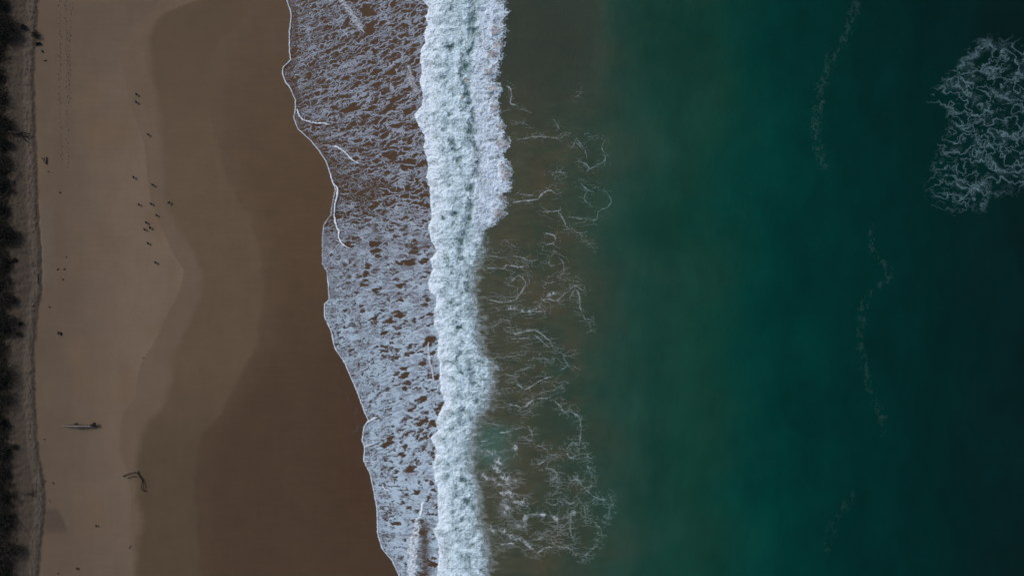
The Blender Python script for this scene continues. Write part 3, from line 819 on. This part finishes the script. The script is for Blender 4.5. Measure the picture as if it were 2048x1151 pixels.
# faint lines of bubbles further in, and the tide line left on the wet sand
for (nm, lab, pl, wid, st_, tint) in (
        ('bubble_streak', 'faint curving line of bubbles on teal water near the foam patch', [(1718, -8), (1700, 40), (1690, 75), (1665, 110), (1650, 150), (1640, 190), (1632, 250), (1635, 290), (1650, 330), (1662, 350)], 12, 0.20, (0.22, 0.36, 0.36)),
        ('bubble_streak', 'faint kinked line of bubbles on the open teal water', [(1740, 440), (1745, 500), (1775, 540), (1770, 565), (1735, 590), (1725, 630), (1722, 690), (1735, 750), (1740, 780), (1765, 840), (1760, 880)], 9, 0.17, (0.22, 0.36, 0.36)),
        ('bubble_streak', 'very faint smear of bubbles on the lowest teal water', [(1705, 975), (1690, 1010), (1660, 1060), (1655, 1110)], 16, 0.10, (0.20, 0.33, 0.33)),
        ('old_foam', 'faint broken line of old foam drying on the wet sand', [(667, 740), (677.6, 746.6), (670.5, 764), (682, 784), (676, 790), (690, 797.5), (696, 809), (709, 820), (710.5, 837), (716.7, 850), (709, 862), (701, 868.7), (700, 880)], 5, 0.22, (0.30, 0.28, 0.28))):
    P = np.array(pl)
    xa, ya = int(P[:, 0].min() - 45), int(P[:, 1].min() - 45)
    XX, YY = np.meshgrid(np.arange(xa, P[:, 0].max() + 45, 1.0), np.arange(ya, P[:, 1].max() + 45, 1.0))
    D, T = line_dist(XX + 5 * perlin(XX / 15, YY / 15, 501), YY + 5 * perlin(XX / 15, YY / 15, 502), xa, ya, pl, 44)
    sp = perlin(XX / 3.4, YY / 2.2, 503) + 0.5 * perlin(XX / 1.8, YY / 1.6, 504)
    film = sstep(0.36, 0.80, sp + 0.15 * fbm(XX / 12, YY / 12, 505, 2)) * np.exp(-(D / wid) ** 2) * st_ * 1.2 * sstep(-0.35, 0.45, fbm(XX / 30, YY / 30, 506, 2)) + 0.30 * st_ * np.exp(-(D / (0.8 * wid)) ** 2) * sstep(-0.2, 0.5, fbm(XX / 9, YY / 14, 507, 3))
    film *= sstep(0, 0.05, T) * sstep(1, 0.93, T)
    zz = (terrain(XX, YY) + 0.006) if nm == 'old_foam' else (water_z(XX, YY) + 0.03)
    o = grid_mesh(nm, XX, YY, zz, M_FOAM, keep_quads(film, 0.012), {'film': np.clip(film, 0, 1)}, {'tone': np.broadcast_to(np.array(tint), XX.shape + (3,))})
    tag(o, lab, 'foam', kind='stuff')


# ------------------------------------------------------------------ dune scrub
def shrub_mesh(crown, wood, r, h, n, squash, seed, llen=0.20):
    rnd = random.Random(seed)
    tips = []
    for k in range(rnd.randint(7, 10)):
        a = rnd.uniform(0, 2 * math.pi)
        rr = r * rnd.uniform(0.35, 0.95)
        hh = h * rnd.uniform(0.45, 1.0) * (1 - 0.35 * (rr / r) ** 2)
        p0 = Vector((rnd.uniform(-.1, .1), rnd.uniform(-.1, .1), -0.15))
        p2 = Vector((math.cos(a) * rr, math.sin(a) * rr * squash, hh))
        p1 = p0.lerp(p2, 0.5) + Vector((rnd.uniform(-.15, .15), rnd.uniform(-.15, .15), 0.25 * h))
        wood.tube([p0, p1, p2], [0.05, 0.03, 0.012], 5)
        tips.append((p2, rnd.uniform(0.25, 0.5) * r))
        for q in range(2):
            p3 = p1 + Vector((rnd.uniform(-1, 1), rnd.uniform(-1, 1) * squash, rnd.uniform(0.1, 0.6))) * r * 0.5
            wood.tube([p1, p3], [0.02, 0.008], 4)
            tips.append((p3, rnd.uniform(0.2, 0.4) * r))
    for k in range(n):
        c, cr = tips[rnd.randrange(len(tips))]
        v = Vector((rnd.gauss(0, 1), rnd.gauss(0, 1) * squash, rnd.gauss(0, 0.6)))
        v = v.normalized() * cr * rnd.random() ** 0.5
        p = c + v
        p.z = max(p.z, 0.02)
        dd = (v.normalized() + Vector((rnd.uniform(-.6, .6), rnd.uniform(-.6, .6), rnd.uniform(-.2, .7)))).normalized()
        sd = dd.cross(Vector((rnd.uniform(-1, 1), rnd.uniform(-1, 1), rnd.uniform(-1, 1)))).normalized()
        crown.leaf(p, dd, sd, llen * rnd.uniform(0.6, 1.4), llen * rnd.uniform(0.14, 0.26))


SHRUBS = [  # px, py, crown radius m, height m, leafy?, label
    (6, 6, 1.5, 1.2, 0, 'dark shrub in the topmost corner of the dune'),
    (12, 62, 2.3, 1.9, 0, 'broad black-green shrub beside the two small dark clumps'),
    (4, 108, 1.3, 1.0, 1, 'small greyish shrub just below the broad topmost thicket'),
    (3, 150, 1.5, 1.1, 1, 'streaky dark shrub beside the narrow grey dune strip'),
    (6, 200, 1.4, 1.1, 1, 'streaky grey-green shrub level with the upper pair of birds'),
    (8, 250, 1.5, 1.2, 0, 'dark shrub just above the dead branches on the dune'),
    (16, 285, 1.7, 1.3, 0, 'black shrub from under which the dead branches reach out'),
    (10, 330, 1.5, 1.2, 1, 'dark shrub level with the end of the footprints'),
    (12, 372, 1.5, 1.1, 0, 'ragged dark shrub with a bent bare twig beside it'),
    (6, 418, 1.4, 1.2, 0, 'dark shrub level with the cluster of birds'),
    (17, 468, 1.9, 1.6, 0, 'rounded black shrub bulging farthest over the dune sand'),
    (8, 522, 1.3, 1.1, 0, 'dark shrub just below the rounded black one'),
    (4, 560, 1.4, 1.0, 1, 'low dark shrub level with the thin upright stick'),
    (14, 600, 1.3, 0.9, 1, 'sparse shrub with reddish twigs on the dune'),
    (12, 648, 2.1, 1.5, 0, 'large blackish shrub level with the dark kelp lump'),
    (8, 700, 1.6, 1.1, 1, 'ragged shrub just below the large blackish one'),
    (10, 748, 1.9, 1.4, 0, 'dense dark shrub above the log along the dune'),
    (8, 800, 1.7, 1.2, 1, 'brownish shrub just above the level of the log'),
    (12, 848, 1.8, 1.3, 0, 'dark shrub level with the driftwood log'),
    (6, 895, 1.6, 1.2, 0, 'dark shrub just below the level of the log'),
    (4, 945, 1.6, 1.1, 1, 'low shrub with a pale bare patch beside it'),
    (8, 990, 1.7, 1.3, 0, 'black shrub left of the small dead bush'),
    (12, 1045, 1.7, 1.2, 0, 'dark shrub level with the lone small bird'),
    (22, 1108, 2.4, 1.5, 1, 'wide sprawling shrub reaching toward the dune edge near the bottom'),
    (8, 1150, 2.0, 1.4, 0, 'dark shrub in the lowest corner of the dune')]
for i, (px, py, r, h, kind, lab) in enumerate(SHRUBS):
    px, r = px - 5, r * (0.95 if i % 3 else 0.78)
    root = empty('dune_shrub', spot(px, py), lab, 'shrub', 'coastal shrubs along the dune edge')
    cr, wd = MB(), MB()
    shrub_mesh(cr, wd, r, h * 0.45, int(620 * r * r) if kind == 0 else int(430 * r * r), 0.95, 900 + i, 0.22)
    cr.build('crown', M_LEAF if kind == 0 else M_LEAF2, root, smooth=False)
    wd.build('branches', M_BARK, root)
# low ground cover between and behind the shrubs
mb = MB()
for k in range(15000):
    px = -14 + random.gauss(0, 24)
    py = random.uniform(-55, 1205)
    lim = 3 + 17 * float(perlin(py / 34, 0.3, 601)) + 7 * float(perlin(py / 9, 2.3, 602))
    if px > lim:
        continue
    p = spot(px, py, 0.03) if k % 3 == 0 else p + Vector((random.uniform(-.5, .5), random.uniform(-.5, .5), random.uniform(0, .1)))
    for q in range(2):
        a = random.uniform(0, 2 * math.pi)
        dd = Vector((math.cos(a), math.sin(a), random.uniform(0.1, 0.7))).normalized()
        mb.leaf(p, dd, dd.cross(Vector((0, 0, 1))).normalized(), random.uniform(0.18, 0.5), random.uniform(0.025, 0.06))
o = mb.build('undergrowth', M_LEAF, smooth=False)
tag(o, 'low dark tussocky ground cover between the shrubs on the dune', 'ground cover', kind='stuff')

# small plants standing clear of the scrub
for i, (px, py, r, h, m, lab) in enumerate((
        (49, 56, 0.40, 0.4, M_LEAF2, 'small dark tuft nearest the broad topmost shrub'),
        (73, 70, 0.62, 0.5, M_LEAF2, 'dark round tuft on the very edge of the scarp'),
        (77, 88, 0.28, 0.25, M_LEAF, 'tiny dark tuft below the round one on the scarp'),
        (29, 597, 0.50, 0.5, M_LEAF2, 'reddish brown tuft beside the sparse shrub'),
        (42, 648, 0.28, 0.25, M_LEAF, 'tiny black tuft beside the large blackish shrub'),
        (40, 668, 0.40, 0.35, M_LEAF2, 'small sparse tuft under the tiny black one'),
        (30, 892, 0.45, 0.35, M_LEAF2, 'small dark tuft on the dune just below log level'),
        (30, 520, 0.25, 0.2, M_LEAF, 'tiny dark tuft below the rounded black shrub'))):
    root = empty('dune_tuft', spot(px, py), lab, 'tuft', 'small tufts on the dune sand')
    cr, wd = MB(), MB()
    shrub_mesh(cr, wd, r, h, int(260 + 500 * r), 0.9, 950 + i, 0.13)
    cr.build('crown', m, root, smooth=False)
    wd.build('branches', M_BARK, root)


# ------------------------------------------------------------------ driftwood, branches, kelp
def ground_line(pts, r0, r1, dz=0.0, lift=None):
    out, rad = [], []
    p = smooth_line(pts, 3)
    for i, (x, y) in enumerate(p):
        t = i / max(1, len(p) - 1)
        r = r0 + (r1 - r0) * t
        out.append(spot(x, y, r * 0.7 + dz + (lift(t) if lift else 0)))
        rad.append(r)
    return out, rad


def rel(root, pts):
    return [p - root.location for p in pts]


root = empty('driftwood_log', spot(157, 851.5), 'long pale driftwood log with a dark root end lying across the sand', 'driftwood')
mb = MB()
pts, rad = ground_line([(121, 850.5), (135, 851), (152, 851.8), (170, 851.5), (186, 852)], 0.045, 0.16, 0.10, lambda t: 0.20 + 0.22 * math.sin(math.pi * min(1, t * 1.15)))
mb.tube(rel(root, pts), [0.03 + 0.105 * min(1, 2.2 * i / len(pts)) for i in range(len(pts))], 9, 1.0, 0.12)
mb.build('trunk', M_GREYWOOD, root)
mb = MB()
pts, rad = ground_line([(128, 849.3), (143, 848.6), (158, 849.2), (176, 849.5)], 0.02, 0.05, 0.12)
mb.tube(rel(root, pts), rad, 6, 1, 0.15)
mb.build('side_limb', M_DARKWOOD, root)
for (pl, r0, r1, li) in (([(149, 849.5), (151, 847), (154, 846.2)], 0.13, 0.09, 0.42), ([(154.5, 846), (155, 849.5)], 0.12, 0.10, 0.40)):
    mb = MB()
    pts, rad = ground_line(pl, r0, r1, li)
    mb.tube(rel(root, pts), rad, 6, 1, 0.2)
    mb.build('branch_stub', M_DARKWOOD, root)
for (pl, r0, r1, li) in (([(180, 849.4), (185, 849), (189, 846.5)], 0.13, 0.09, 0.40), ([(185, 848.5), (188, 845.5), (190.5, 847.5), (190.5, 851)], 0.14, 0.10, 0.42),
                         ([(185, 850), (190, 850.5), (191.5, 853)], 0.10, 0.05, 0.22), ([(188, 851), (191, 849)], 0.13, 0.09, 0.1)):
    mb = MB()
    pts, rad = ground_line(pl, r0, r1, li)
    mb.tube(rel(root, pts), rad, 6, 1, 0.25)
    mb.build('root', M_DARKWOOD, root)


def branch_thing(name, label, cat, limbs, mat, group=None):
    c = np.mean([p for l in limbs for p in l[0]], axis=0)
    root = empty(name, spot(*c), label, cat, group)
    for (pl, r0, r1, li, pn) in limbs:
        mb = MB()
        pts, rad = ground_line(pl, r0, r1, li, (lambda t: 0.12 * math.sin(math.pi * t)) if len(pl) > 2 else None)
        mb.tube(rel(root, pts), rad, 6, 1, 0.15)
        mb.build(pn, mat, root)
    return root


branch_thing('dead_branch', 'dark forked dead branch lying on the edge of the damp sand', 'branch', [
    ([(276, 941), (277, 948), (283, 957), (286, 964)], 0.06, 0.05, 0.03, 'stem'), ([(247, 951.3), (250, 949), (256, 946.5), (262, 945.8), (268, 943.3), (273, 944.5), (276.5, 948)], 0.05, 0.055, 0.08, 'limb'),
    ([(255, 955.8), (260, 953.5), (266, 951.8), (275, 952.5)], 0.03, 0.045, 0.0, 'limb'), ([(285, 962), (283.3, 968), (283.5, 976), (287, 980), (292, 981)], 0.04, 0.075, 0.05, 'limb'),
    ([(246, 951.4), (249, 951.0)], 0.09, 0.07, 0.05, 'knot'), ([(288, 980.6), (292, 980.8)], 0.08, 0.07, 0.05, 'knot'),
    ([(278, 949), (285, 957), (290, 968), (292, 976)], 0.05, 0.03, 0.0, 'limb')], M_DARKWOOD)
branch_thing('dead_branch', 'bare black dead branches reaching from a shrub toward the scarp', 'branch', [
    ([(18, 264), (34, 266), (46, 265), (60, 268)], 0.16, 0.06, 0.25, 'stem'), ([(42, 266), (50, 272), (57, 273)], 0.10, 0.08, 0.15, 'limb'), ([(40, 268), (47, 278), (54, 283)], 0.09, 0.05, 0.15, 'limb'), ([(26, 262), (36, 263.5), (44, 262.5)], 0.08, 0.04, 0.25, 'limb'),
    ([(30, 265), (36, 272), (34, 280)], 0.05, 0.03, 0.2, 'limb')], M_DARKWOOD)
branch_thing('dead_bush', 'small forked dead bush on the lower dune sand', 'branch', [
    ([(44, 988), (54, 986), (66, 978)], 0.05, 0.03, 0.15, 'stem'), ([(55, 986), (66, 991)], 0.05, 0.04, 0.15, 'limb'), ([(66, 978), (66.5, 992)], 0.035, 0.06, 0.2, 'limb'), ([(57, 985), (66, 985)], 0.04, 0.03, 0.2, 'limb')], M_DARKWOOD)
branch_thing('bent_twig', 'thin bent bare twig beside the ragged shrub', 'twig', [
    ([(28, 371), (30, 358), (37, 353), (41, 350), (39, 342)], 0.04, 0.025, 0.05, 'stem'), ([(30, 358), (26, 365)], 0.03, 0.02, 0.05, 'limb')], M_DARKWOOD)
branch_thing('twig_heap', 'small tangle of brown twigs at the foot of the scarp', 'twigs', [
    ([(93.5, 314), (92.5, 328)], 0.05, 0.07, 0.05, 'stem'), ([(82, 315), (92, 322)], 0.03, 0.04, 0.05, 'limb'), ([(84, 318), (93, 314)], 0.03, 0.03, 0.08, 'limb'), ([(86, 321), (92, 327)], 0.03, 0.05, 0.05, 'limb')], M_DARKWOOD)
STICKS = [([(75.5, 548), (75.8, 558), (75, 566)], 0.05, 'dark upright stick leaning on the pale scarp'), ([(64, 614), (70, 606), (73, 601)], 0.035, 'slanting dark stick on the grey strip below the upright one'),
          ([(87, 122), (91, 121), (93, 119)], 0.05, 'small grey stick on the sand below the topmost tufts'), ([(66, 944), (66.5, 942), (69, 938)], 0.035, 'short dark stick on the grey dune strip above the dead bush'),
          ([(33, 1048), (40, 1041), (57, 1068)], 0.022, 'thin crooked twig on the lower dune sand'), ([(97, 999), (103, 1004)], 0.025, 'thin twig where the dark patch meets the scarp'),
          ([(258, 1096), (262, 1089)], 0.035, 'short twig on the edge of the damp sand near the bottom'), ([(62, 776), (72, 778)], 0.03, 'short level twig on the grey strip above the log')]
for (pl, r, lab) in STICKS:
    c = np.mean(pl, axis=0)
    mb = MB()
    pts, rad = ground_line(pl, r, r * 0.6, 0.03)
    g = spot(*c)
    mb.tube([p - g for p in pts], rad, 6, 1, 0.15)
    o = mb.build('stick', M_DARKWOOD)
    o.location = g
    tag(o, lab, 'stick', 'loose sticks on the dune and sand')

WEED = [([(115, 665.5), (118, 665.0), (121, 666.3), (122, 668.6)], 0.16, 'big lump of black kelp alone on the open sand'), ([(152, 1134), (153.5, 1136), (157, 1137)], 0.11, 'curved strip of black kelp near the bottom of the beach'),
        ([(82.5, 100), (84, 102), (86, 104)], 0.12, 'black scrap of kelp on the sand just below the dune tufts'), ([(118.5, 385), (120.5, 384.7)], 0.09, 'lone dark scrap of kelp level with the bird flock'),
        ([(127, 538.5), (130.5, 536.7)], 0.07, 'dark bent scrap of kelp in the scatter below the scarp'), ([(114, 539), (116.5, 536.8)], 0.07, 'browner scrap of kelp nearest the scarp in the scatter'),
        ([(124, 557.5), (127, 559.2)], 0.07, 'lowest dark scrap of kelp in the scatter below the scarp'), ([(133, 513), (132.5, 515)], 0.055, 'topmost faint scrap of kelp in the scatter below the scarp'),
        ([(97.5, 613.5), (100, 613.2)], 0.08, 'dark scrap of kelp beside the slanting stick'), ([(105.5, 965), (107.5, 965.2)], 0.08, 'small black scrap of kelp level with the dead bush'),
        ([(286, 715.4), (288.5, 715.8)], 0.05, 'tiny dark scrap of kelp on the damp sand edge'), ([(96, 342.6), (98.5, 343.4)], 0.06, 'tiny dark scrap of kelp under the tangle of twigs'),
        ([(87, 877.5), (90, 878)], 0.06, 'small dark scrap of kelp at the scarp foot below the log'), ([(90, 960), (91.5, 962)], 0.06, 'tiny dark scrap of kelp against the bulging scarp'),
        ([(57, 877), (60, 877.6)], 0.06, 'small dark scrap of kelp up on the dune beside the tuft'), ([(115, 1146), (117, 1145)], 0.06, 'tiny scrap of kelp beside the curved strip at the bottom')]
for i, (pl, r, lab) in enumerate(WEED):
    c = np.mean(pl, axis=0)
    g = spot(*c)
    mb = MB()
    pts, rad = ground_line(pl, r * 0.7, r, 0.0)
    n = len(pts)
    mb.tube([p - g for p in pts], [r * (0.55 + 0.5 * math.sin(math.pi * (k + 0.5) / n)) for k in range(n)], 8, 0.7, 0.25)
    for q in range(4):
        a = random.uniform(0, 2 * math.pi)
        p0 = (pts[random.randrange(n)] - g)
        p1 = p0 + Vector((math.cos(a), math.sin(a), 0)) * r * 1.5
        p1.z = 0.03
        mb.tube([p0, p0.lerp(p1, 0.6) + Vector((0, 0, 0.02)), p1], [r * 0.4, r * 0.3, r * 0.12], 5, 0.6)
    o = mb.build('kelp_scrap', M_WEED)
    o.location = g
    tag(o, lab, 'kelp', 'scraps of kelp washed up on the sand')


# ------------------------------------------------------------------ birds standing on the sand
def bird_parts(root, pose):
    """black wader, 0.42 m long, facing local +x; pose: lift of the head 0..1"""
    body = MB()
    hz = 0.02 + 0.07 * pose
    spine = [(-0.245, 0.235), (-0.20, 0.243), (-0.14, 0.252), (-0.06, 0.262), (0.02, 0.268), (0.08, 0.275), (0.115, 0.295 + hz * 0.5), (0.135, 0.315 + hz * 0.9), (0.152, 0.335 + hz), (0.175, 0.338 + hz), (0.196, 0.334 + hz)]
    rad = [0.022, 0.048, 0.088, 0.125, 0.132, 0.105, 0.056, 0.042, 0.046, 0.040, 0.014]
    body.tube([(x, 0, z) for x, z in spine], rad, 12, 0.92)
    for s in (-1, 1):   # folded wings meeting over the tail
        body.tube([(0.07, s * 0.095, 0.285), (-0.02, s * 0.112, 0.29), (-0.13, s * 0.075, 0.275), (-0.235, s * 0.015, 0.250)], [0.03, 0.042, 0.032, 0.010], 8, 1.1)
    body.build('body', M_BIRD, root)
    mb = MB()
    mb.tube([(0.185, 0, 0.333 + hz), (0.235, 0, 0.322 + hz), (0.275, 0, 0.312 + hz)], [0.013, 0.009, 0.004], 6)
    mb.build('beak', M_BEAK, root)
    for s in (-1, 1):
        mb = MB()
        mb.tube([(0.0, s * 0.04, 0.20), (-0.01, s * 0.042, 0.11), (0.005, s * 0.042, 0.012)], [0.018, 0.008, 0.008], 6)
        for a in (-0.5, 0, 0.5):
            mb.tube([(0.005, s * 0.042, 0.010), (0.005 + 0.05 * math.cos(a), s * 0.042 + 0.05 * math.sin(a), 0.006)], [0.007, 0.004], 5)
        mb.build('leg', M_BEAK, root)


def copy_tree(o):
    c = o.copy()
    col.objects.link(c)
    for ch in o.children:
        k = ch.copy()
        k.parent = c
        col.objects.link(k)
    return c


BIRDS = [  # px, py, heading in degrees (picture plane), label
    (274, 188.7, 110, 'upper of the two topmost birds on the sand'), (273.5, 204, 120, 'lower of the two topmost birds on the sand'),
    (297.2, 269, 155, 'lone bird on the damp sand between the topmost pair and the flock'), (268.5, 354, 105, 'black bird apart from the flock, nearest the dry sand and highest on the left'),
    (306.6, 369.3, 150, 'black bird whose dark shadow touches it, above the flock on the damp edge'), (278.8, 408.3, 115, 'black bird on pale sand at the far left of the row of three'),
    (303.2, 406.9, 120, 'middle black bird in the row of three'), (339, 405, 235, 'black bird farthest onto the wet sand, facing down the beach'),
    (313.8, 429.6, 130, 'black bird just below the row of three, on the damp line'), (293.7, 444.3, 128, 'uppermost bird of the tight group of three'),
    (301.2, 454.4, 110, 'bird of the tight group of three nearest the damp line'), (290.2, 457.9, 125, 'bird of the tight group of three nearest the dune'),
    (297.1, 485.6, 118, 'black bird alone below the tight group of three'), (312, 524, 125, 'lowest bird of the flock, near the pale point of dry sand'),
    (193.6, 1048.8, 115, 'small lone black bird on open sand near the bottom of the beach')]
proto = [None, None]
for i, (px, py, hd, lab) in enumerate(BIRDS):
    k = i % 2
    if proto[k] is None:
        o = proto[k] = empty('bird', (0, 0, 0), lab, 'bird', 'black birds standing on the sand')
        bird_parts(o, 0.3 + 0.7 * k)
    else:
        o = copy_tree(proto[k])
        o['label'] = lab
    o.location = spot(px + 0.6, py + 0.5)
    o.rotation_euler = (0, 0, math.radians(hd))
    s = 0.85 if py > 1000 else 0.98 + 0.06 * math.sin(i * 2.1)
    o.scale = (s, s, s)
